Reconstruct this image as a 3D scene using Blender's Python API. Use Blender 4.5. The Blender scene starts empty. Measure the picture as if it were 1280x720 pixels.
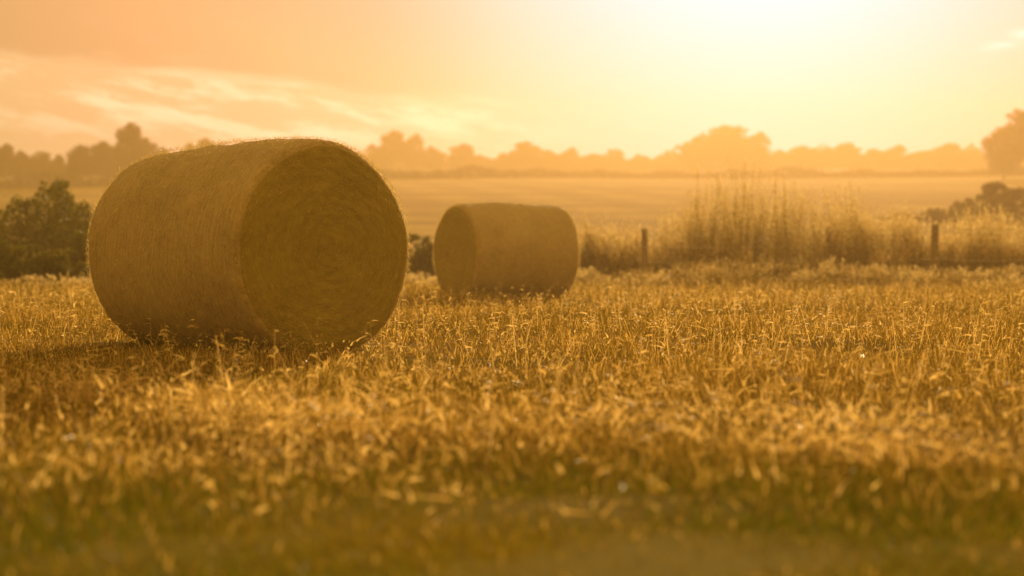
import bpy, math, random
import numpy as np
from mathutils import Vector, noise as mn
random.seed(7); rng=np.random.default_rng(7)
scene=bpy.context.scene
COL=scene.collection
F=2133.0; EYE=318.0; CH=0.68
def px2x(px,d): return (px-640)/F*d
def py2z(py,d): return (EYE-py)/F*d+CH
scene.view_settings.view_transform='Standard'
scene.view_settings.look='None'
scene.view_settings.exposure=0

# ------------------------------------------------------------ terrain
def zt(x,y):
    x=np.asarray(x,float); y=np.asarray(y,float)
    s=0.058
    a=np.clip(y-52,0,None)
    rise=np.where(a<16, s*a*a/32.0, s*(a-8))
    over=np.clip(y-370,0,None)
    lim=s*(370-60)+ (s*60)*(1-np.exp(-over/60.0))*1.0
    z=np.where(y>370,lim,rise)
    z=z+0.6*np.sin(x*0.012+0.5)*np.clip((y-80)/200,0,1)+0.45*np.sin(x*0.045+y*0.01)*np.clip((y-120)/200,0,1)
    z=z+0.012*np.sin(x*1.3+y*0.7)*np.sin(y*0.9-x*0.4)*(y<60)
    return z

# ------------------------------------------------------------ node helpers
class G:
    def __init__(s,nt): s.nt=nt
    def n(s,t,**kw):
        nd=s.nt.nodes.new(t)
        for k,v in kw.items(): setattr(nd,k,v)
        return nd
    def put(s,sock,v):
        if isinstance(v,bpy.types.NodeSocket): s.nt.links.new(v,sock)
        elif v is not None: sock.default_value=v
    def m(s,op,a,b=None,c=None,clamp=False):
        nd=s.n('ShaderNodeMath',operation=op); nd.use_clamp=clamp
        s.put(nd.inputs[0],a)
        if b is not None: s.put(nd.inputs[1],b)
        if c is not None: s.put(nd.inputs[2],c)
        return nd.outputs[0]
    def vm(s,op,a,b=None):
        nd=s.n('ShaderNodeVectorMath',operation=op)
        s.put(nd.inputs[0],a)
        if b is not None: s.put(nd.inputs[1],b)
        return nd.outputs['Value'] if op in('DOT_PRODUCT','LENGTH') else nd.outputs[0]
    def sep(s,v):
        nd=s.n('ShaderNodeSeparateXYZ'); s.put(nd.inputs[0],v); return nd.outputs
    def comb(s,x,y,z):
        nd=s.n('ShaderNodeCombineXYZ')
        for i,v in enumerate((x,y,z)): s.put(nd.inputs[i],v)
        return nd.outputs[0]
    def noise(s,vec,scale=5,detail=4,rough=0.5):
        nd=s.n('ShaderNodeTexNoise'); s.put(nd.inputs['Vector'],vec)
        nd.inputs['Scale'].default_value=scale; nd.inputs['Detail'].default_value=detail
        nd.inputs['Roughness'].default_value=rough
        return nd.outputs['Fac']
    def ss(s,v,a,b):
        nd=s.n('ShaderNodeMapRange',interpolation_type='SMOOTHSTEP')
        s.put(nd.inputs['Value'],v)
        nd.inputs['From Min'].default_value=a; nd.inputs['From Max'].default_value=b
        return nd.outputs['Result']
    def mix(s,f,a,b,mode='MIX'):
        nd=s.n('ShaderNodeMix',data_type='RGBA',blend_type=mode)
        s.put(nd.inputs['Factor'],f)
        for sock,v in ((nd.inputs[6],a),(nd.inputs[7],b)):
            if isinstance(v,(tuple,list)) and len(v)==3: v=(*v,1)
            s.put(sock,v)
        return nd.outputs[2]
def new_mat(name):
    m=bpy.data.materials.new(name); m.use_nodes=True
    m.node_tree.nodes.clear()
    g=G(m.node_tree); out=g.n('ShaderNodeOutputMaterial')
    return m,g,out

def leaf_mat(name,ca,cb,trans=0.45,rough=0.4,spec=0.4,tcol=(1.4,1.3,0.95),cc=None,pale=None):
    """diffuse + translucent + gloss, tint varies per leaf and in patches"""
    m,g,out=new_mat(name)
    geo=g.n('ShaderNodeNewGeometry'); r=geo.outputs['Random Per Island']
    col=g.mix(r,ca,cb)
    if cc is not None:
        col=g.mix(g.ss(g.noise(geo.outputs['Position'],0.45,1),0.45,0.62),col,cc)
    if pale is not None:
        col=g.mix(g.m('GREATER_THAN',r,0.86),col,pale)  # random blades painted bright to stand in for glints
    p=g.n('ShaderNodeBsdfPrincipled')
    g.put(p.inputs['Base Color'],col); p.inputs['Roughness'].default_value=rough
    p.inputs['Specular IOR Level'].default_value=spec
    t=g.n('ShaderNodeBsdfTranslucent')
    g.put(t.inputs['Color'],g.vm('MULTIPLY',col,tcol))
    mx=g.n('ShaderNodeMixShader'); mx.inputs[0].default_value=trans
    g.put(mx.inputs[1],p.outputs[0]); g.put(mx.inputs[2],t.outputs[0])
    g.put(out.inputs['Surface'],mx.outputs[0])
    return m

M_stubble=leaf_mat('stubble_straw',(0.11,0.072,0.008),(0.42,0.275,0.055),0.55,0.5,0.25,cc=(0.15,0.105,0.009),pale=(0.82,0.57,0.20))
M_loose=leaf_mat('loose_straw',(0.44,0.29,0.07),(0.82,0.58,0.21),0.65,0.42,0.4,tcol=(1.2,1.15,1.0))
M_fleck=leaf_mat('glint_weed_leaf',(0.55,0.36,0.09),(0.90,0.66,0.27),0.88,0.4,0.45,tcol=(1.1,1.1,1.05))  # bright colour for the added glint flecks and the dry weeds
M_grass=leaf_mat('green_grass',(0.085,0.115,0.004),(0.23,0.205,0.010),0.5,0.5,0.2,cc=(0.28,0.21,0.012))
M_leafD=leaf_mat('hedge_leaf',(0.06,0.068,0.006),(0.21,0.19,0.022),0.45,0.55,0.2)
M_leafH=leaf_mat('haze_tinted_leaf',(0.10,0.08,0.012),(0.26,0.19,0.04),0.5,0.55,0.2)  # lighter hedge leaf, haze put into its colour
M_leafF=leaf_mat('tree_leaf',(0.028,0.034,0.005),(0.075,0.065,0.012),0.3,0.6,0.2)
M_weed=leaf_mat('weed_leaf',(0.08,0.07,0.010),(0.42,0.30,0.07),0.6,0.5,0.25)
M_fluff=leaf_mat('seed_fluff',(0.55,0.40,0.15),(0.90,0.72,0.40),0.72,0.6,0.2,tcol=(1.15,1.15,1.1))
M_balestraw=leaf_mat('bale_straw',(0.42,0.325,0.09),(0.82,0.65,0.30),0.6,0.4,0.35,tcol=(1.25,1.2,1.1))

def bark_mat(name,a,b):
    m,g,out=new_mat(name)
    tc=g.n('ShaderNodeTexCoord').outputs['Object']
    mp=g.n('ShaderNodeMapping'); g.put(mp.inputs[0],tc); mp.inputs['Scale'].default_value=(14,14,2)
    f=g.noise(mp.outputs[0],1.5,6,0.65)
    p=g.n('ShaderNodeBsdfPrincipled'); g.put(p.inputs['Base Color'],g.mix(f,a,b)); p.inputs['Roughness'].default_value=0.85
    bp=g.n('ShaderNodeBump'); bp.inputs['Strength'].default_value=0.6; bp.inputs['Distance'].default_value=0.02
    g.put(bp.inputs['Height'],f); g.put(p.inputs['Normal'],bp.outputs[0])
    g.put(out.inputs['Surface'],p.outputs[0]); return m
M_bark=bark_mat('bark',(0.06,0.04,0.025),(0.14,0.10,0.06))
M_post=bark_mat('weathered_post',(0.12,0.08,0.035),(0.26,0.17,0.08))

def bale_mat(name,ca,cb,cc,bump):
    m,g,out=new_mat(name)
    tc=g.n('ShaderNodeTexCoord').outputs['Object']
    x,y,z=g.sep(tc)
    ang=g.m('ARCTAN2',y,z)
    r=g.m('SQRT',g.m('ADD',g.m('MULTIPLY',y,y),g.m('MULTIPLY',z,z)))
    fade=g.m('MULTIPLY',r,2.2,clamp=True)
    angr=g.m('MULTIPLY',ang,fade)
    r2=g.m('ADD',r,g.m('MULTIPLY',ang,0.012))
    v=g.comb(g.m('MULTIPLY',x,60),g.m('MULTIPLY',angr,9),g.m('MULTIPLY',r2,60))
    fine=g.noise(v,1.0,5,0.7)
    v2=g.comb(g.m('MULTIPLY',x,9),g.m('MULTIPLY',angr,1.5),g.m('MULTIPLY',r2,14))
    mid=g.noise(v2,1.0,3,0.6)
    pat=g.noise(tc,2.2,4,0.6)
    col=g.mix(g.ss(fine,0.3,0.7),ca,cb)
    col=g.mix(g.m('MULTIPLY',g.ss(mid,0.35,0.7),0.35),col,cc)
    col=g.mix(g.m('MULTIPLY',g.ss(pat,0.4,0.75),0.4),col,tuple(c*0.7 for c in ca))
    p=g.n('ShaderNodeBsdfPrincipled'); g.put(p.inputs['Base Color'],col); p.inputs['Roughness'].default_value=0.8
    p.inputs['Specular IOR Level'].default_value=0.15
    h=g.m('ADD',g.m('MULTIPLY',fine,0.6),g.m('MULTIPLY',mid,0.4))
    bp=g.n('ShaderNodeBump'); bp.inputs['Strength'].default_value=bump; bp.inputs['Distance'].default_value=0.02
    g.put(bp.inputs['Height'],h); g.put(p.inputs['Normal'],bp.outputs[0])
    g.put(out.inputs['Surface'],p.outputs[0]); return m
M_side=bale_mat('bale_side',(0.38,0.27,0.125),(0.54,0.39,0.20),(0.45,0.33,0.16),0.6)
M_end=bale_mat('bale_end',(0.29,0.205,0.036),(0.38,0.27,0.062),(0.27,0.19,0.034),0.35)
m,g,out=new_mat('net_wrap'); M_net=m
p=g.n('ShaderNodeBsdfPrincipled')
tcn=g.n('ShaderNodeTexCoord').outputs['Object']
g.put(p.inputs['Base Color'],g.mix(g.noise(tcn,6,2),(0.40,0.32,0.22),(0.58,0.48,0.34)))
p.inputs['Roughness'].default_value=0.4
g.put(out.inputs['Surface'],p.outputs[0])
m,g,out=new_mat('fence_wire'); M_wire=m
p=g.n('ShaderNodeBsdfPrincipled'); p.inputs['Metallic'].default_value=0.9; p.inputs['Roughness'].default_value=0.45
tcn=g.n('ShaderNodeTexCoord').outputs['Object']
g.put(p.inputs['Base Color'],g.mix(g.noise(tcn,9,2),(0.45,0.40,0.32),(0.7,0.62,0.52)))
g.put(out.inputs['Surface'],p.outputs[0])

# ------------------------------------------------------------ mesh helpers
def mesh_np(name,V,Q,mat,mi=None,smooth=False):
    me=bpy.data.meshes.new(name)
    V=np.asarray(V,np.float32); Q=np.asarray(Q,np.int32)
    k=Q.shape[1]
    me.vertices.add(len(V)); me.vertices.foreach_set('co',V.ravel())
    me.loops.add(Q.size); me.loops.foreach_set('vertex_index',Q.ravel())
    me.polygons.add(len(Q)); me.polygons.foreach_set('loop_start',np.arange(0,Q.size,k,dtype=np.int32))
    try: me.polygons.foreach_set('loop_total',np.full(len(Q),k,dtype=np.int32))
    except Exception: pass
    for mm in (mat if isinstance(mat,list) else [mat]): me.materials.append(mm)
    if mi is not None: me.polygons.foreach_set('material_index',np.asarray(mi,np.int32))
    me.polygons.foreach_set('use_smooth',np.full(len(Q),smooth))
    me.update(calc_edges=True); me.validate()
    return me
def add(name,me,parent=None,loc=None,**props):
    o=bpy.data.objects.new(name,me); COL.objects.link(o)
    if parent: o.parent=parent
    if loc is not None: o.location=loc
    for k,v in props.items(): o[k]=v
    return o
def unit(v): return v/np.maximum(np.linalg.norm(v,axis=1,keepdims=True),1e-9)
def ribbons(P,D,L,W,S,B,nseg=2,taper=0.7):
    n=len(P); ts=np.linspace(0,1,nseg+1); V=[]
    for t in ts:
        c=P+D*(L*t)[:,None]+B*(t*t)
        hw=(W*(1-taper*t)*0.5)[:,None]*S
        V.append(c-hw); V.append(c+hw)
    V=np.stack(V,1); k=2*(nseg+1)
    Q=[]
    base=np.arange(n)*k
    for i in range(nseg):
        Q.append(np.stack([base+2*i,base+2*i+1,base+2*i+3,base+2*i+2],1))
    Q=np.concatenate(Q,0)
    return V.reshape(-1,3),Q
def leaves(C,size,flat=0.0):
    n=len(C)
    a=unit(rng.normal(size=(n,3))); b=unit(np.cross(a,rng.normal(size=(n,3))))
    s=np.asarray(size)[:,None] if np.ndim(size) else size
    V=np.stack([C-a*s*0.6,C-b*s*0.33+a*s*0.05,C+a*s*0.6,C+b*s*0.33+a*s*0.05],1)
    Q=np.arange(n*4).reshape(n,4)
    return V.reshape(-1,3),Q
def merge(parts):
    Vs=[];Qs=[];o=0
    for V,Q in parts: Vs.append(V);Qs.append(Q+o);o+=len(V)
    return np.concatenate(Vs),np.concatenate(Qs)
def tube(pts,rad,ns=8):
    pts=np.array(pts,float); V=[];Q=[]
    for i,p in enumerate(pts):
        d=pts[min(i+1,len(pts)-1)]-pts[max(i-1,0)]; d/=np.linalg.norm(d)
        a=np.cross(d,[0.3,0.9,0.1] if abs(d[2])>0.7 else [0,0,1]); a/=np.linalg.norm(a); b=np.cross(d,a)
        for k in range(ns):
            t=2*math.pi*k/ns; V.append(p+rad[i]*(math.cos(t)*a+math.sin(t)*b))
    for i in range(len(pts)-1):
        for k in range(ns):
            Q.append([i*ns+k,i*ns+(k+1)%ns,(i+1)*ns+(k+1)%ns,(i+1)*ns+k])
    return np.array(V),np.array(Q)

# ------------------------------------------------------------ ground
ys=np.concatenate([np.linspace(-40,0,15),np.linspace(0.5,60,160),np.linspace(61,130,60),np.linspace(133,440,110),np.geomspace(450,4000,24)])
xs=np.concatenate([-np.geomspace(4000,45,46),np.linspace(-42,42,150),np.geomspace(45,4000,46)])
X,Y=np.meshgrid(xs,ys); Z=zt(X,Y)
near=(np.abs(X)<43)&(Y<60)
Z=Z+near*0.012*rng.normal(size=Z.shape)
V=np.stack([X,Y,Z],-1).reshape(-1,3)
nx=len(xs); i,j=np.meshgrid(np.arange(len(ys)-1),np.arange(nx-1),indexing='ij')
b=(i*nx+j).ravel(); Q=np.stack([b,b+1,b+1+nx,b+nx],1)
HX=[-150,-66,-17,14,76,150]; HY=[215,225,262,298,290,280]     # line of the hedge between the two far fields
m,g,out=new_mat('field_ground')
pos=g.n('ShaderNodeNewGeometry').outputs['Position']
x,y,z=g.sep(pos)
fn=g.noise(pos,22,4,0.75); pn=g.noise(pos,0.6,3,0.6); bn=g.noise(pos,0.02,3,0.6)
nearc=g.mix(g.ss(fn,0.35,0.65),(0.06,0.038,0.005),(0.21,0.135,0.02))
nearc=g.mix(g.ss(pn,0.45,0.65),nearc,(0.10,0.08,0.008))
nearc=g.mix(g.m('SUBTRACT',1.0,g.ss(g.m('ADD',y,g.m('MULTIPLY',x,0.25)),3.8,5.4)),nearc,g.mix(fn,(0.10,0.085,0.005),(0.27,0.20,0.014)))
bands=g.noise(g.comb(g.m('MULTIPLY',x,0.012),g.m('MULTIPLY',y,0.09),0.0),1.0,4,0.65)
swath=g.m('SINE',g.m('ADD',g.m('ADD',g.m('MULTIPLY',x,0.75),g.m('MULTIPLY',y,0.10)),g.m('MULTIPLY',bn,5.0)))
farc=g.mix(g.ss(swath,-0.6,0.8),(0.31,0.19,0.03),(0.42,0.27,0.05))
farc=g.mix(g.ss(bands,0.42,0.60),farc,(0.22,0.13,0.018))
farc=g.mix(g.m('MULTIPLY',g.ss(g.noise(pos,0.5,3,0.6),0.45,0.7),0.4),farc,(0.18,0.11,0.018))
green=g.ss(g.m('ADD',x,g.m('MULTIPLY',y,0.22)),-2,-25)
farc=g.mix(g.m('MULTIPLY',green,0.8),farc,(0.12,0.115,0.013))
fc=g.n('ShaderNodeFloatCurve')
cv=fc.mapping.curves[0]
pts=[((a+150)/300,(b2-200)/100) for a,b2 in zip(HX,HY)]
cv.points[0].location=pts[0]; cv.points[1].location=pts[-1]
for q in pts[1:-1]: cv.points.new(*q)
for q in cv.points: q.handle_type='VECTOR'
fc.mapping.update()
g.put(fc.inputs['Value'],g.m('DIVIDE',g.m('ADD',x,150.0),300.0,clamp=True))
hl=g.m('ADD',g.m('MULTIPLY',fc.outputs[0],100.0),200.0)
beyond=g.ss(g.m('SUBTRACT',y,hl),-1.5,1.5)
farc=g.mix(beyond,farc,g.mix(g.ss(x,-60,30),(0.11,0.09,0.015),(0.15,0.095,0.018)))
verge=g.mix(fn,(0.12,0.09,0.014),(0.24,0.17,0.03))
col=g.mix(g.ss(y,33,39),nearc,verge)
col=g.mix(g.ss(y,54,62),col,farc)
p=g.n('ShaderNodeBsdfPrincipled'); g.put(p.inputs['Base Color'],col); p.inputs['Roughness'].default_value=1.0
p.inputs['Specular IOR Level'].default_value=0.03
bp=g.n('ShaderNodeBump'); bp.inputs['Strength'].default_value=0.7; bp.inputs['Distance'].default_value=0.04
g.put(bp.inputs['Height'],fn); g.put(p.inputs['Normal'],bp.outputs[0]); g.put(out.inputs['Surface'],p.outputs[0])
add('ground',mesh_np('ground',V,Q,m,smooth=True),kind='structure')

# ------------------------------------------------------------ stubble
def wedge(n,d0,d1,power=1.0,half=0.35,pad=0.9):
    u=rng.random(n); y=(d0**power+u*(d1**power-d0**power))**(1/power)
    x=(rng.random(n)*2-1)*(half*y+pad)
    return x,y
def patch(x,y,s,seed=0.0):
    return (np.sin(x*s*1.7+seed+1.3*np.sin(y*s*0.9+seed))*np.cos(y*s*1.3-seed+1.1*np.sin(x*s*1.1))+1)/2
def field(n,d0,d1,power,hr,wr,leanr,rows=0.65,lying=False,taper=0.4,mask=None,lift=0.10,curl=0.25,nseg=2,facing=False):
    x,y=wedge(n,d0,d1,power)
    if mask is not None:
        k=rng.random(n)<mask(x,y); x=x[k]; y=y[k]; n=len(x)
    if rows>0:
        th=math.radians(62); c,s=math.cos(th),math.sin(th)
        u=x*c+y*s; v=-x*s+y*c
        msk=rng.random(n)<rows; sp=0.16
        u=np.where(msk,np.round(u/sp)*sp+rng.normal(size=n)*0.02,u)
        x=u*c-v*s; y=u*s+v*c
    z=zt(x,y)
    h=hr[0]+(hr[1]-hr[0])*rng.random(n)**1.5
    h*=0.5+0.85*patch(x,y,0.9,2.0)
    h*=np.where((np.hypot(x+1.9,y-12.4)<2.3),0.6,1.0)
    if not lying: h*=np.clip(0.4+(y-3.2)/3.6,0.4,1)
    az=rng.random(n)*2*np.pi
    lean=leanr[0]+(leanr[1]-leanr[0])*rng.random(n)
    D=np.stack([np.sin(lean)*np.cos(az),np.sin(lean)*np.sin(az),np.cos(lean)],1)
    if facing: S=unit(rng.normal(size=(n,3))*np.array([0.3,0.6,0.3])+np.array([1.0,0,0]))
    else: S=unit(rng.normal(size=(n,3))*np.array([1,0.8,0.9 if lying else 0.2]))
    S=unit(S-D*np.sum(S*D,1,keepdims=True))
    w=(wr[0]+(wr[1]-wr[0])*rng.random(n))*(1+np.clip(y-10,0,40)*0.03)
    B=np.stack([rng.normal(size=n)*h*curl,rng.normal(size=n)*h*curl,-h*0.18*rng.random(n)],1)
    if lying:
        z=z+0.02+lift*rng.random(n)**1.5
    return ribbons(np.stack([x,y,z-0.005],1),D,h,w,S,B,nseg,taper)
R=math.radians
def band(x,y):
    c=6.15-0.65*x+0.3*np.sin(x*2.1)
    return 0.03+0.97*np.exp(-((y-c)/0.5)**2)*(0.05+0.95*patch(x,y,2.1,3)**2.2)
parts=[field(84000,2.8,9,1.6,(0.04,0.11),(0.002,0.0045),(0,R(32)),mask=lambda x,y:0.35+0.65*np.clip((y-4.2)/1.5,0,1),nseg=1),
       field(120000,8.5,20,1.6,(0.05,0.15),(0.003,0.005),(0,R(24)),nseg=1),
       field(130000,19,43,1.7,(0.06,0.17),(0.004,0.006),(0,R(20)),nseg=1)]
V,Q=merge(parts)
add('stubble',mesh_np('stubble',V,Q,M_stubble),kind='stuff')
parts=[field(44000,4.3,9.5,1.3,(0.03,0.11),(0.003,0.007),(R(25),R(98)),0,True,0.6,mask=band,lift=0.12,curl=0.5),
       field(20000,7,22,1.5,(0.02,0.09),(0.003,0.007),(R(0),R(90)),0,True,0.6,lift=0.13,curl=0.6,mask=lambda x,y:0.05+0.95*patch(x,y,0.8,1)**3),
       field(20000,22,42,1.6,(0.03,0.09),(0.004,0.008),(R(0),R(90)),0,True,0.6,lift=0.15,curl=0.5,mask=lambda x,y:0.05+0.95*patch(x,y,0.35,1)**3)]
V,Q=merge(parts)
add('loose_straw',mesh_np('loose_straw',V,Q,M_loose),kind='stuff')
# small flecks turned to the sun, added to make golden glints on the stubble
pm=lambda s,k,p0,lo: (lambda x,y: lo+(1-lo)*(patch(x,y,s,k)*patch(x,y,s*2.7,k+1.7)*1.3)**p0)
parts=[field(20000,4.3,9.5,1.3,(0.02,0.08),(0.006,0.014),(R(0),R(75)),0,True,0.7,mask=band,lift=0.14,curl=0.6,facing=True),
       field(10000,4.0,8,1.3,(0.02,0.06),(0.005,0.012),(R(0),R(75)),0,True,0.7,lift=0.13,curl=0.6,facing=True,mask=pm(1.3,2,2.4,0.0)),
       field(24000,7,22,1.5,(0.012,0.05),(0.005,0.012),(R(0),R(70)),0,True,0.7,lift=0.17,curl=0.6,facing=True,mask=pm(0.9,4,2.0,0.02)),
       field(30000,20,41,1.6,(0.015,0.055),(0.006,0.013),(R(0),R(70)),0,True,0.7,lift=0.19,curl=0.6,facing=True,mask=pm(0.5,4,1.8,0.04))]
V,Q=merge(parts)
add('glint_flecks',mesh_np('glint_flecks',V,Q,M_fleck),kind='stuff')
gm=lambda x,y:np.clip(1.55-(y-3.4)/1.7-0.05*x,0,1)*(0.6+0.4*patch(x,y,1.1,5))
parts=[field(180000,2.6,6.3,1.3,(0.03,0.09),(0.003,0.006),(0,R(70)),0,False,0.9,mask=gm),
       field(50000,5,18,1.5,(0.03,0.09),(0.003,0.006),(0,R(60)),0,False,0.9,mask=lambda x,y:patch(x,y,0.5,7)**2,nseg=1)]
V,Q=merge(parts)
add('green_grass',mesh_np('green_grass',V,Q,M_grass),kind='stuff')
def seedlings(n,d0,d1):
    x,y=wedge(n,d0,d1,1.5); z=zt(x,y); h=0.14+0.20*rng.random(n)
    lean=rng.normal(size=(n,2))*0.25
    D=unit(np.stack([lean[:,0],lean[:,1],np.ones(n)],1))
    P=np.stack([x,y,z],1)
    S=unit(np.stack([rng.normal(size=n),rng.normal(size=n),np.zeros(n)],1))
    parts=[ribbons(P,D,h,np.full(n,0.004),S,D*0,2,0.4)]
    for k in range(9):
        t=0.35+0.65*rng.random(n)
        Pk=P+D*(h*t)[:,None]
        az=rng.random(n)*2*np.pi
        Dk=unit(np.stack([np.cos(az),np.sin(az),0.5*rng.random(n)],1))
        Sk=unit(np.cross(Dk,np.array([0,0,1.0]))+rng.normal(size=(n,3))*0.4)
        Lk=0.02+0.05*rng.random(n)
        B=np.zeros((n,3)); B[:,2]=-0.02
        parts.append(ribbons(Pk,Dk,Lk,np.full(n,0.013),Sk,B,2,0.85))
    return merge(parts)
V,Q=merge([seedlings(520,4.8,14),seedlings(2000,14,38)])
add('dry_weeds',mesh_np('dry_weeds',V,Q,M_fleck),kind='stuff')

# ------------------------------------------------------------ bales
def make_bale(name,face,toward,R0=0.75,L=1.85,label='',seed=0,bul=0.045):
    NU=200
    prof=[]; rc=0.085
    for k in range(34): r=(R0-rc)*(k/34.0); prof.append((-L/2-0.035*(1-(r/R0)**2)+0.0,r,1))
    for k in range(7):
        t=k/6*math.pi/2; prof.append((-L/2+rc-rc*math.cos(t),R0-rc+rc*math.sin(t),1 if k<3 else 0))
    for k in range(1,60): prof.append((-L/2+rc+(L-2*rc)*k/60,R0,0))
    A=prof[:]; 
    mir=[(-a,r,s) for a,r,s in prof[:41]][::-1]
    prof=A+mir
    off=Vector((seed*13.7,seed*5.1,0))
    bulge=lambda a: 1+bul*(1-(2*a/L)**2)
    V=[];
    for (a,r,s) in prof:
        for k in range(NU):
            th=2*math.pi*k/NU
            yy=math.sin(th); zz=math.cos(th)
            big=mn.noise(Vector((a*1.2,yy*1.3,zz*1.3))+off)*0.028
            if s:
                rip=mn.noise(Vector((r*26+th*0.35,yy*1.0,zz*1.0))+off)*0.006*min(1,max(0,(r-0.05)/0.15))
                fine=mn.noise(Vector((r*55,yy*r*14,zz*r*14))+off)*0.009
                aa=a+math.copysign(1,a)*(rip+fine+big*0.5*min(1,r/0.3)); rr=r+ (big if r>0.5 else 0)
            else:
                rip=mn.noise(Vector((a*14,yy*2,zz*2))+off)*0.012+mn.noise(Vector((a*5,yy*1,zz*1))+off)*0.014
                aa=a; rr=r*bulge(a)+big+rip+mn.noise(Vector((a*40,yy*16,zz*16))+off)*0.008
            y_=rr*yy; z_=rr*zz
            if z_<0: y_*=1+0.045*min(1,-z_/R0)
            if z_<-R0+0.045: z_=-R0+0.045+(z_+R0-0.045)*0.15
            V.append((aa,y_,z_))
    n=len(prof); Q=[];mi=[]
    for i in range(n-1):
        for k in range(NU):
            Q.append([i*NU+k,i*NU+(k+1)%NU,(i+1)*NU+(k+1)%NU,(i+1)*NU+k]); mi.append(1 if (prof[i][2] and prof[i+1][2]) else 0)
    bx,by=face; dx,dy=toward
    cx,cy=bx+dx*L/2,by+dy*L/2
    e=add(name,None,loc=(cx,cy,float(zt(cx,cy))))
    e.rotation_euler=(0,0,math.atan2(dy,dx)); e.empty_display_size=0.3
    e['label']=label; e['category']='hay bale'; e['group']='round bales in the stubble field'
    lift=R0-0.04
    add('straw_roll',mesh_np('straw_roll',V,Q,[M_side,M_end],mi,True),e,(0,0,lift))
    P=[];D=[];Ls=[];S=[];B=[]
    ne=3500
    for sgn in (-1,1):
        r=R0*np.sqrt(rng.random(ne))*0.975; th=rng.random(ne)*2*np.pi
        yy,zz=np.sin(th),np.cos(th)
        pz=np.stack([np.full(ne,sgn*(L/2+0.004))+sgn*0.035*(1-(r/R0)**2)+sgn*rng.normal(size=ne)*0.008,r*yy,r*zz],1)
        tang=np.stack([np.zeros(ne),zz,-yy],1)*np.where(rng.random(ne)<.5,-1,1)[:,None]
        rad=np.stack([np.zeros(ne),yy,zz],1)
        outw=np.abs(rng.normal(size=ne))*0.10
        d=unit(tang+rad*rng.normal(size=(ne,1))*0.8+np.stack([sgn*outw,0*outw,0*outw],1))
        keep=pz[:,2]>-R0+0.06
        P.append(pz[keep]);D.append(d[keep]);S.append(unit(rad+rng.normal(size=(ne,3))*0.4)[keep])
        Ls.append((0.012+0.03*rng.random(ne)**2)[keep]);B.append((-rad*0.006+np.array([0,0,-0.004]))[keep])
    ns=36000
    th=rng.random(ns)*2*np.pi; yy,zz=np.sin(th),np.cos(th); a=(rng.random(ns)*2-1)*L/2
    ed=rng.random(ns)<0.28; a=np.where(ed,np.sign(a)*(L/2-0.09*rng.random(ns)),a)
    rad=np.stack([np.zeros(ns),yy,zz],1)
    rloc=np.where(np.abs(a)>L/2-rc,R0-rc*0.35,R0)*(1+bul*(1-(2*a/L)**2))
    pz=rad*(rloc[:,None]+0.012+rng.normal(size=(ns,1))*0.008); pz[:,0]=a
    tang=np.stack([np.zeros(ns),zz,-yy],1)*np.where(rng.random(ns)<.5,-1,1)[:,None]
    d=unit(tang+rad*np.abs(rng.normal(size=(ns,1)))*0.8+np.array([1.0,0,0])*rng.normal(size=(ns,1))*0.5)
    keep=pz[:,2]>-R0+0.06
    P.append(pz[keep]);D.append(d[keep]);S.append(unit(np.cross(d,rad)+rng.normal(size=(ns,3))*0.3)[keep])
    Ls.append((0.010+0.032*rng.random(ns)**2)[keep]);B.append((-rad*0.004)[keep])
    P=np.concatenate(P);D=np.concatenate(D);S=np.concatenate(S);Ls=np.concatenate(Ls);B=np.concatenate(B)
    W=0.002+0.002*rng.random(len(P))
    Vv,Qq=ribbons(P,D,Ls,W,S,B,2,0.3)
    add('loose_straw',mesh_np('bale_loose_straw',Vv,Qq,M_balestraw),e,(0,0,lift),kind='stuff')
    prt=[]
    NS=44
    for q in range(NS):
        a0=-L/2+0.06+(L-0.12)*q/(NS-1)
        ths=np.linspace(-2.55,2.55,120)
        yy,zz=np.sin(ths),np.cos(ths)
        rr=np.array([R0*bulge(a0)+0.014+mn.noise(Vector((a0*1.2,a1*1.3,a2*1.3))+off)*0.028+0.004 for a1,a2 in zip(yy,zz)])
        aj=a0+0.010*np.sin(ths*9+q*1.7)
        Vv=[];Qq=[]
        for i in range(120):
            yv=rr[i]*yy[i]*(1+0.045*min(1,max(0,-rr[i]*zz[i])/R0))
            Vv.append((aj[i]-0.0012,yv,rr[i]*zz[i])); Vv.append((aj[i]+0.0012,yv,rr[i]*zz[i]))
            if i<119: Qq.append([2*i,2*i+1,2*i+3,2*i+2])
        prt.append((np.array(Vv),np.array(Qq)))
    Vv,Qq=merge(prt)
    add('net_wrap',mesh_np('net_wrap',Vv,Qq,M_net),e,(0,0,lift))
    return e
def direc(deg,sx): a=math.radians(deg); return (sx*math.sin(a),math.cos(a))
make_bale('hay_bale',(-1.27,11.75),direc(43,-1),R0=0.75,L=1.99,label='large round straw bale with netted side, standing on pale stubble',seed=1)
make_bale('hay_bale.001',(-0.90,26.6),direc(60,1),R0=0.75,L=1.86,label='round straw bale sitting near the weedy fence line',seed=2)

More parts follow.
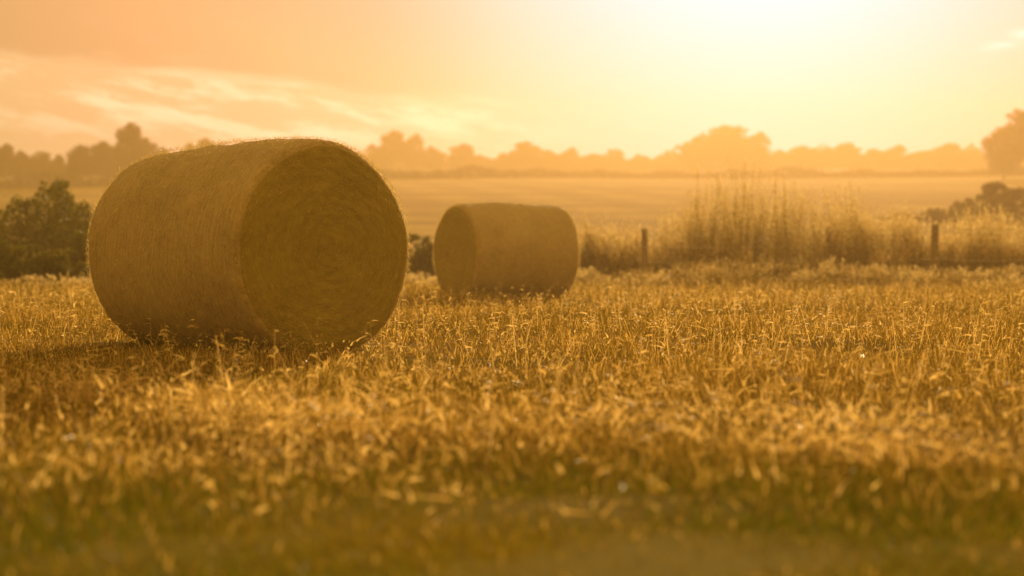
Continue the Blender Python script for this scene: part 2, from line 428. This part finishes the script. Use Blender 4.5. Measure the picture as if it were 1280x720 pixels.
# ------------------------------------------------------------ trees & bushes
def crown_pts(n,blobs):
    w=np.array([b[3]**2 for b in blobs]); w/=w.sum()
    idx=rng.choice(len(blobs),n,p=w); b=np.array(blobs)[idx]
    d=unit(rng.normal(size=(n,3))); r=b[:,3]*(0.3+0.75*rng.random(n)**0.7)
    pts=b[:,:3]+d*r[:,None]*np.array([1,1,0.85])
    return pts
def make_tree_mesh(k,spread=0.5,n=6500,leaf=0.04,trunk_h=0.28,nb=16):
    lr=random.Random(100+k); blobs=[]
    for i in range(nb):
        t=(i+lr.random())/nb; a=lr.random()*2*math.pi
        zc=trunk_h+0.05+(0.88-trunk_h-0.05)*t
        u=(zc-0.42)/0.50
        rad=spread*math.sqrt(max(0.03,1-u*u))*(0.25+0.65*lr.random())
        br=(0.075+0.085*lr.random())
        blobs.append((math.cos(a)*rad*0.9,math.sin(a)*rad*0.9,min(zc,0.99-br*0.85),br))
    blobs.append((0,0,0.50,0.27)); blobs.append((-spread*0.4,0,0.42,0.2)); blobs.append((spread*0.4,0,0.42,0.2)); blobs.append((0.03,0,0.72,0.20))
    pts=crown_pts(n,blobs)
    pts=pts[pts[:,2]>0.08]
    V,Q=leaves(pts,leaf*(0.6+0.8*rng.random(len(pts))))
    crown=mesh_np('crown',V,Q,M_leafF)
    prt=[tube([(0,0,-0.03),(0.005,0,0.12),(0.01,0.005,0.3),(0.0,0,0.55),(0.02,0,0.75)],[0.034,0.026,0.021,0.013,0.004],8)]
    for b in blobs[:9]:
        z0=trunk_h*0.75+0.2*lr.random(); e=np.array(b[:3]); s=np.array([0.008,0,z0])
        mid=(s+e)/2+np.array([0,0,0.03])
        prt.append(tube([s,mid,e],[0.013,0.008,0.003],6))
    V,Q=merge(prt)
    return crown,mesh_np('trunk',V,Q,M_bark)
variants=[make_tree_mesh(i,spread=s,trunk_h=t,nb=nb) for i,(s,t,nb) in enumerate([(0.50,0.18,30),(0.60,0.12,34),(0.42,0.20,26),(0.72,0.10,38)])]
def place_tree(px,top,w,d,v,label,name='tree',group='field-edge trees on the far rise'):
    x=px2x(px,d); zb=float(zt(x,d)); h=py2z(top,d)-zb; wm=w/F*d
    sp=[0.55,0.64,0.47,0.76][v]*2
    e=add(name,None,loc=(x,d,zb)); e.scale=(wm/sp,wm/sp,h); e.rotation_euler=(0,0,random.uniform(-0.5,0.5)+random.choice([0,math.pi]))
    e['label']=label; e['category']='tree'; e['group']=group
    c,t=variants[v]
    add('crown',c,e); add('trunk',t,e)
LD='dark broadleaf tree silhouetted above the field hedge'
LH='hazy round-crowned tree on the far field edge'
T=[(8,176,36,350,0),(30,186,34,355,1),(52,188,40,350,3),(74,192,26,360,2),
   (102,177,50,232,0),(132,173,60,236,0),(163,147,56,232,0),(184,168,44,238,0),(203,180,30,234,0),
   (240,176,34,310,1),(258,169,40,315,0),(278,178,26,320,2),
   (470,178,40,365,1),(492,159,52,368,0),(517,164,46,372,1),(542,181,40,366,1),
   (578,177,52,375,0),(603,192,34,380,1),(628,190,40,378,3),(657,174,56,382,0),(686,186,38,386,2),
   (712,182,42,390,1),(740,190,42,395,0),(765,185,48,402,3),(800,194,46,398,1),(828,198,40,405,0),
   (868,168,60,396,1),(908,152,100,402,0),(944,162,62,398,1),(975,186,36,404,2),
   (1004,180,46,400,0),(1034,186,40,396,1),(1060,178,54,402,3),(1092,184,42,398,0),(1120,179,50,404,1),
   (1150,187,42,399,0),(1186,176,60,396,1),(1214,186,38,402,2),
   (1254,150,66,262,1),(1286,128,104,258,0)]
for i,(px,top,w,d,v) in enumerate(T):
    place_tree(px,top,w*1.12,d,v,LD if d<340 else LH,name='tree' if i==0 else 'tree.%03d'%i)

def strip(x0,x1,yf,hf,n,leaf,depth,mat,name,obj='hedge',**props):
    x=x0+(x1-x0)*rng.random(n); yb=yf(x); y=yb+(rng.random(n)-0.5)*depth
    h=hf(x)*(0.85+0.3*patch(x,y,0.5,1.0)); t=1-rng.random(n)**1.4*0.95
    prof=np.sqrt(np.clip(1-(2*(y-yb)/depth)**2,0.1,1))
    z=zt(x,y)+h*t*prof
    V,Q=leaves(np.stack([x,y,z],1),leaf*(0.6+0.8*rng.random(n)))
    return add(obj,mesh_np(name,V,Q,mat),**props)
strip(-170,170,lambda x:408+0*x,lambda x:2.8+2.2*patch(x,x*0,0.11,3)+1.6*patch(x,x*0,0.37,1),46000,0.8,9,M_leafF,'wood','woodland',kind='stuff')
strip(-130,130,lambda x:np.interp(x,HX,HY)+1.2*np.sin(x*0.15),lambda x:0.9+1.2*patch(x,x*0,0.2,5)**2,32000,0.45,2.0,M_leafF,'hedge','hedge',
      label='low dark field hedge crossing the rise',category='hedge')
def hl_(x):
    px=x/44*F+640
    topy=np.interp(px,[-100,-20,10,35,48,62,90,104,118,130,200],[240,252,262,256,250,244,244,256,272,282,292])
    return py2z(topy,44)*(0.70+0.30*patch(x,x*0,2.1,2)+0.24*patch(x,x*0,6.3,2))
strip(px2x(-100,44),px2x(210,44),lambda x:44+0*x,hl_,26000,0.085,2.6,M_leafD,'hedge_left','hedge.001',
      label='unkempt green hedge beside the stubble field',category='hedge')

def bush(px,top,w,d,n,leaf,label,name,mat=M_leafD,seed=0,pw=3.0,group='bushes along the field margin'):
    lr=random.Random(seed); x=px2x(px,d); zb=float(zt(x,d)); h=py2z(top,d)-zb; wm=w/F*d
    blobs=[]; nb=34
    for i in range(nb):
        a=lr.random()*2*math.pi; t=(i+lr.random())/nb; zz=h*(0.08+0.80*t); rr=wm/2*math.sqrt(max(0.05,1-t**pw))*(0.3+0.65*lr.random())
        br=min(wm,h)*(0.07+0.08*lr.random()); blobs.append((math.cos(a)*rr,math.sin(a)*rr,zz,br))
    for q in range(4): blobs.append((lr.uniform(-.2,.2)*wm,0,h*(0.18+0.14*q),min(wm,h)*(0.34-0.04*q)))
    pts=crown_pts(n,blobs); pts=pts[pts[:,2]>0.02]
    V1=leaves(pts,leaf*(0.6+0.8*rng.random(len(pts))))
    e=add(name,None,loc=(x,d,zb)); e['label']=label; e['category']='bush'; e['group']=group
    prt=[]
    for b in blobs[:16]:
        s=np.array([lr.uniform(-.08,.08),lr.uniform(-.08,.08),-0.05]); en=np.array(b[:3])
        prt.append(tube([s,(s+en)/2+np.array([0,0,0.1*h]),en+np.array([0,0,0.05*h])],[0.035,0.022,0.006],6))
    add('foliage',mesh_np('foliage',*V1,mat),e)
    V2=merge(prt); add('branch',mesh_np('branch',*V2,M_bark),e)
bush(78,214,72,46,8000,0.065,'tall dark hawthorn bush rising above the margin','bush',seed=31,pw=2.2)
bush(14,300,120,35.5,8000,0.05,'low bramble bush fringed with dry grass','bush.001',seed=5)
bush(66,310,90,36,7000,0.05,'low bramble bush fringed with dry grass','bush.002',seed=6)
bush(106,286,70,40,8000,0.055,'leafy bush filling the gap beside the large bale','bush.003',seed=17)
bush(524,288,90,42,8000,0.055,'leafy bush growing between the two bales','bush.004',seed=8)
bush(742,291,84,41,7000,0.055,'leafy bush by the fence line','bush.005',seed=9)
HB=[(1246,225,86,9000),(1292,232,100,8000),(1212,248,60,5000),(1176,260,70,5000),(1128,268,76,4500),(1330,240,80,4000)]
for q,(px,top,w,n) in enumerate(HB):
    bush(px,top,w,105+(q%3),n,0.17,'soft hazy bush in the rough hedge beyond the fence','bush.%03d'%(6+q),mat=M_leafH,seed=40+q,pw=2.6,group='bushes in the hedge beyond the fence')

# ------------------------------------------------------------ tall weeds along the margin
def hweed(px):
    k=[-60,100,520,700,760,795,815,850,885,930,1000,1055,1085,1130,1155,1180,1230,1350]
    v=[0.8,0.9,0.9,1.15,1.15,0.98,1.08,1.45,1.80,2.0,1.88,1.70,1.35,1.38,1.05,1.05,1.36,1.30]
    return np.interp(px,k,v)
def weeds(n,d0,d1,x0px,x1px,hs,fluffn,leafn,wst,clump=0,fs=1.0):
    d=d0+(d1-d0)*rng.random(n); px=x0px+(x1px-x0px)*rng.random(n); x=px2x(px,d)
    if clump:
        nc=max(8,n//clump); cxs=x[:nc]; cds=d[:nc]; ch=0.40+0.68*rng.random(nc); ci=rng.integers(0,nc,n)
        x=cxs[ci]+rng.normal(size=n)*0.11; d=cds[ci]+rng.normal(size=n)*0.11; hh=ch[ci]; px=x/d*F+640
    else: hh=0.6+0.45*rng.random(n)
    z=zt(x,d)
    h=hweed(px)*hs*hh*(0.65+0.43*rng.random(n))*(0.82+0.34*patch(x,d,1.7,4))
    D=unit(np.stack([rng.normal(size=n)*0.10,rng.normal(size=n)*0.10,np.ones(n)],1)); P=np.stack([x,d,z],1)
    S=unit(np.stack([np.ones(n),rng.normal(size=n)*0.5,np.zeros(n)],1))
    bend=np.stack([rng.normal(size=n)*0.08,rng.normal(size=n)*0.08,np.zeros(n)],1)
    st=[ribbons(P,D,h,np.full(n,wst),S,bend,3,0.6)]
    for k in range(leafn):
        t=0.1+0.70*rng.random(n); Pk=P+D*(h*t)[:,None]+bend*(t*t)[:,None]
        az=rng.random(n)*2*np.pi
        Dk=unit(np.stack([np.cos(az),np.sin(az),0.3+0.5*rng.random(n)],1))
        Sk=unit(np.cross(Dk,np.array([0,0,1.0]))+rng.normal(size=(n,3))*0.4)
        B=np.zeros((n,3)); B[:,2]=-0.05
        st.append(ribbons(Pk,Dk,0.07+0.10*rng.random(n),0.015+0.022*rng.random(n),Sk,B,2,0.85))
    fl=[]
    if fluffn:
        t=0.76+0.28*rng.random((n,fluffn)); 
        C=P[:,None,:]+D[:,None,:]*(h[:,None]*t)[:,:,None]+bend[:,None,:]*(t*t)[:,:,None]
        C=C+rng.normal(size=C.shape)*0.026*(1.3-t)[:,:,None]*1.5
        C=C.reshape(-1,3); fl=[leaves(C,fs*(0.02+0.032*rng.random(len(C))))]
    return st,fl
W_=[weeds(3000,38.5,46.5,690,1090,1.26,20,17,0.011,14),
    weeds(3600,38.5,47,1070,1340,1.26,19,12,0.010,14),
    weeds(900,39,46.5,700,1340,1.20,16,8,0.010),
    weeds(1500,40,48,-60,720,1.05,12,8,0.006,14),
    weeds(5200,33.0,39.3,-60,1340,0.34,11,2,0.007,14,0.8)]
V,Q=merge(sum([a for a,_ in W_],[])); add('tall_weeds',mesh_np('tall_weeds',V,Q,M_weed),kind='stuff')
V,Q=merge(sum([b for _,b in W_],[])); add('weed_seedheads',mesh_np('weed_seedheads',V,Q,M_fluff),kind='stuff')

# ------------------------------------------------------------ fence
fe=add('wire_fence',None,loc=(px2x(1000,41),41,0))
fe['label']='old wire fence on rough timber posts in tall weeds'; fe['category']='fence'
posts=[(806,38.3,286,0.075),(1036,40.0,284,0.07),(1168,38.0,281,0.085),(1300,38.4,282,0.07)]
tops=[]
for i,(px,d,top,r) in enumerate(posts):
    x=px2x(px,d); h=py2z(top,d); tl=random.uniform(-0.03,0.03)
    V,Q=tube([(0,0,-0.3),(0,0,0.2),(tl*0.5,0,h*0.6),(tl,0,h-0.03),(tl*1.02,0.0,h),(tl,0,h+0.004)],[r*1.05,r,r*0.97,r*0.95,r*0.8,0.002],10)
    V=V+rng.normal(size=V.shape)*0.002
    add('post' if i==0 else 'post.%03d'%i,mesh_np('post',V,Q,M_post),fe,(x-fe.location.x,d-fe.location.y,0))
    tops.append(np.array([x+tl-fe.location.x,d-0.09-fe.location.y,h]))
for w,dz in enumerate((0.07,0.14,0.42,0.75)):
    pts=[];
    for i in range(len(tops)-1):
        for t in np.linspace(0,1,10,endpoint=(i==len(tops)-2)):
            q=tops[i]*(1-t)+tops[i+1]*t; pts.append(q-np.array([0,0,dz+0.05*4*t*(1-t)*(1 if w%2 else .6)]))
    V,Q=tube(pts,[0.007]*len(pts),5)
    add('wire' if w==0 else 'wire.%03d'%w,mesh_np('wire',V,Q,M_wire),fe)

# ------------------------------------------------------------ evening haze: one volume, cut short at left to imitate weaker scatter away from the sun
def prism(poly,z0,z1):
    n=len(poly); V=[(x,y,z0) for x,y in poly]+[(x,y,z1) for x,y in poly]
    me=bpy.data.meshes.new('haze'); me.from_pydata(V,[],[list(range(n))[::-1],list(range(n,2*n))]+[[i,(i+1)%n,n+(i+1)%n,n+i] for i in range(n)])
    me.update(); return me
m,g,out=new_mat('glowing_air')
ab=g.n('ShaderNodeVolumeAbsorption'); ab.inputs['Color'].default_value=(0,0,0,1); ab.inputs['Density'].default_value=0.0013
em=g.n('ShaderNodeEmission'); em.inputs['Color'].default_value=(0.86,0.42,0.055,1); em.inputs['Strength'].default_value=0.0013  # air glows by itself, standing in for scattered sunlight
vs=g.n('ShaderNodeVolumeScatter'); vs.inputs['Color'].default_value=(1.0,0.64,0.38,1); vs.inputs['Density'].default_value=0.0007; vs.inputs['Anisotropy'].default_value=0.68
ad=g.n('ShaderNodeAddShader'); g.put(ad.inputs[0],ab.outputs[0]); g.put(ad.inputs[1],em.outputs[0])
ad2=g.n('ShaderNodeAddShader'); g.put(ad2.inputs[0],ad.outputs[0]); g.put(ad2.inputs[1],vs.outputs[0])
g.put(out.inputs['Volume'],ad2.outputs[0])
me=prism([(-500,-60),(500,-60),(500,470),(-20,470),(-72,220),(-500,200)],-6,42); me.materials.append(m)
add('sky_haze',me,kind='structure')

# ------------------------------------------------------------ light
SEL=math.radians(13); SAZ=math.radians(8.4)
sd=Vector((math.sin(SAZ)*math.cos(SEL),math.cos(SAZ)*math.cos(SEL),math.sin(SEL)))
L=bpy.data.lights.new('sun','SUN'); L.energy=5.0; L.angle=math.radians(0.6); L.color=(1.0,0.67,0.29)
lo=bpy.data.objects.new('sun',L); COL.objects.link(lo); lo.rotation_euler=(-sd).to_track_quat('-Z','Y').to_euler(); lo.location=(20,60,40)

w=bpy.data.worlds.new('World'); scene.world=w; w.use_nodes=True
w.node_tree.nodes.clear(); g=G(w.node_tree)
wo=g.n('ShaderNodeOutputWorld'); bg=g.n('ShaderNodeBackground')
sk=g.n('ShaderNodeTexSky',sky_type='NISHITA'); sk.sun_disc=False; sk.sun_elevation=SEL; sk.sun_rotation=SAZ; sk.dust_density=3; sk.air_density=2
dirv=g.vm('NORMALIZE',g.n('ShaderNodeTexCoord').outputs['Generated'])
dx,dy,dz=g.sep(dirv)
dot=g.vm('DOT_PRODUCT',dirv,tuple(sd))
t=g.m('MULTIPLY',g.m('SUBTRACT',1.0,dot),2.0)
g1=g.m('EXPONENT',g.m('MULTIPLY',t,-1/0.026))
g2=g.m('EXPONENT',g.m('MULTIPLY',t,-1/0.16))
def sc(fac,c):
    return g.vm('MULTIPLY',g.comb(fac,fac,fac),c)
col=g.vm('ADD',(0.46,0.39,0.13),sc(g2,(0.24,0.0,0.24)))
col=g.vm('ADD',col,sc(g1,(0.4,0.36,1.2)))
col=g.vm('ADD',col,sc(g.m('MULTIPLY',t,0.25),(0.50,0.16,-0.04)))  # sky brightened opposite the sun, added as fill for camera-facing sides
nis=g.vm('MULTIPLY',sk.outputs[0],(0.05*0.3,0.05*0.11,0.05*0.08))
col=g.vm('ADD',col,nis)
az=g.m('ARCTAN2',dx,dy); el=g.m('ARCSINE',dz)
wv=g.comb(g.m('MULTIPLY',az,7),g.m('MULTIPLY',el,38),0.3)
n1=g.noise(wv,1.0,4,0.55)
wv2=g.comb(g.m('MULTIPLY',az,20),g.m('ADD',g.m('MULTIPLY',el,80),g.m('MULTIPLY',az,14)),2.3)
n2=g.noise(wv2,1.0,5,0.65)
elw=g.m('ADD',g.m('ADD',el,g.m('MULTIPLY',g.m('SUBTRACT',n1,0.5),0.035)),g.m('MULTIPLY',g.m('ADD',az,0.15),0.09))
elw=g.m('ADD',elw,g.m('MULTIPLY',g.m('SUBTRACT',n2,0.5),0.012))
edge=g.ss(elw,0.096,0.108)
bankaz=g.m('SUBTRACT',1.0,g.ss(az,-0.10,0.02))
bank=g.m('MULTIPLY',edge,g.m('ADD',g.m('MULTIPLY',bankaz,0.9),g.m('MULTIPLY',n1,0.1)))
top=g.m('SUBTRACT',1.0,g.m('MULTIPLY',g.ss(el,0.14,0.24),0.6))
col=g.mix(g.m('MULTIPLY',bank,top),col,g.vm('MULTIPLY',col,(0.78,0.70,0.74)))
win=g.m('MULTIPLY',g.ss(elw,0.040,0.088),g.m('SUBTRACT',1.0,g.ss(elw,0.095,0.106)))
win=g.m('MULTIPLY',win,g.m('SUBTRACT',1.0,g.ss(az,-0.06,0.06)))
stk=g.m('MULTIPLY',win,g.m('ADD',0.12,g.ss(n2,0.42,0.62)))
col=g.vm('ADD',col,sc(stk,(0.32,0.34,0.26)))
# small pale cloud scraps away to the right of the sun
def scrap(a0,e0,sa,se):
    u=g.m('DIVIDE',g.m('SUBTRACT',az,a0),sa); v=g.m('DIVIDE',g.m('SUBTRACT',el,e0),se)
    q=g.m('ADD',g.m('MULTIPLY',u,u),g.m('MULTIPLY',v,v))
    return g.m('MULTIPLY',g.m('EXPONENT',g.m('MULTIPLY',q,-1.0)),g.ss(n2,0.35,0.6))
scr=g.m('ADD',scrap(0.2766,0.1165,0.009,0.0022),scrap(0.294,0.1225,0.010,0.003))
col=g.vm('ADD',col,sc(scr,(0.2,0.35,0.40)))
oth=g.m('MULTIPLY',g.ss(n2,0.58,0.8),0.4)
col=g.vm('ADD',col,sc(oth,(0.06,0.08,0.10)))
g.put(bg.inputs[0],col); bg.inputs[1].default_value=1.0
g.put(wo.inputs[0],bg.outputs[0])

# ------------------------------------------------------------ camera
cd=bpy.data.cameras.new('camera'); co=bpy.data.objects.new('camera',cd); COL.objects.link(co); scene.camera=co
cd.sensor_width=36; cd.lens=F/1280*36; cd.clip_start=0.1; cd.clip_end=9000
co.location=(0,0,CH); co.rotation_euler=(math.radians(90)-math.atan(42/F),0,0)
cd.dof.use_dof=True; cd.dof.focus_distance=12.5; cd.dof.aperture_fstop=1.5
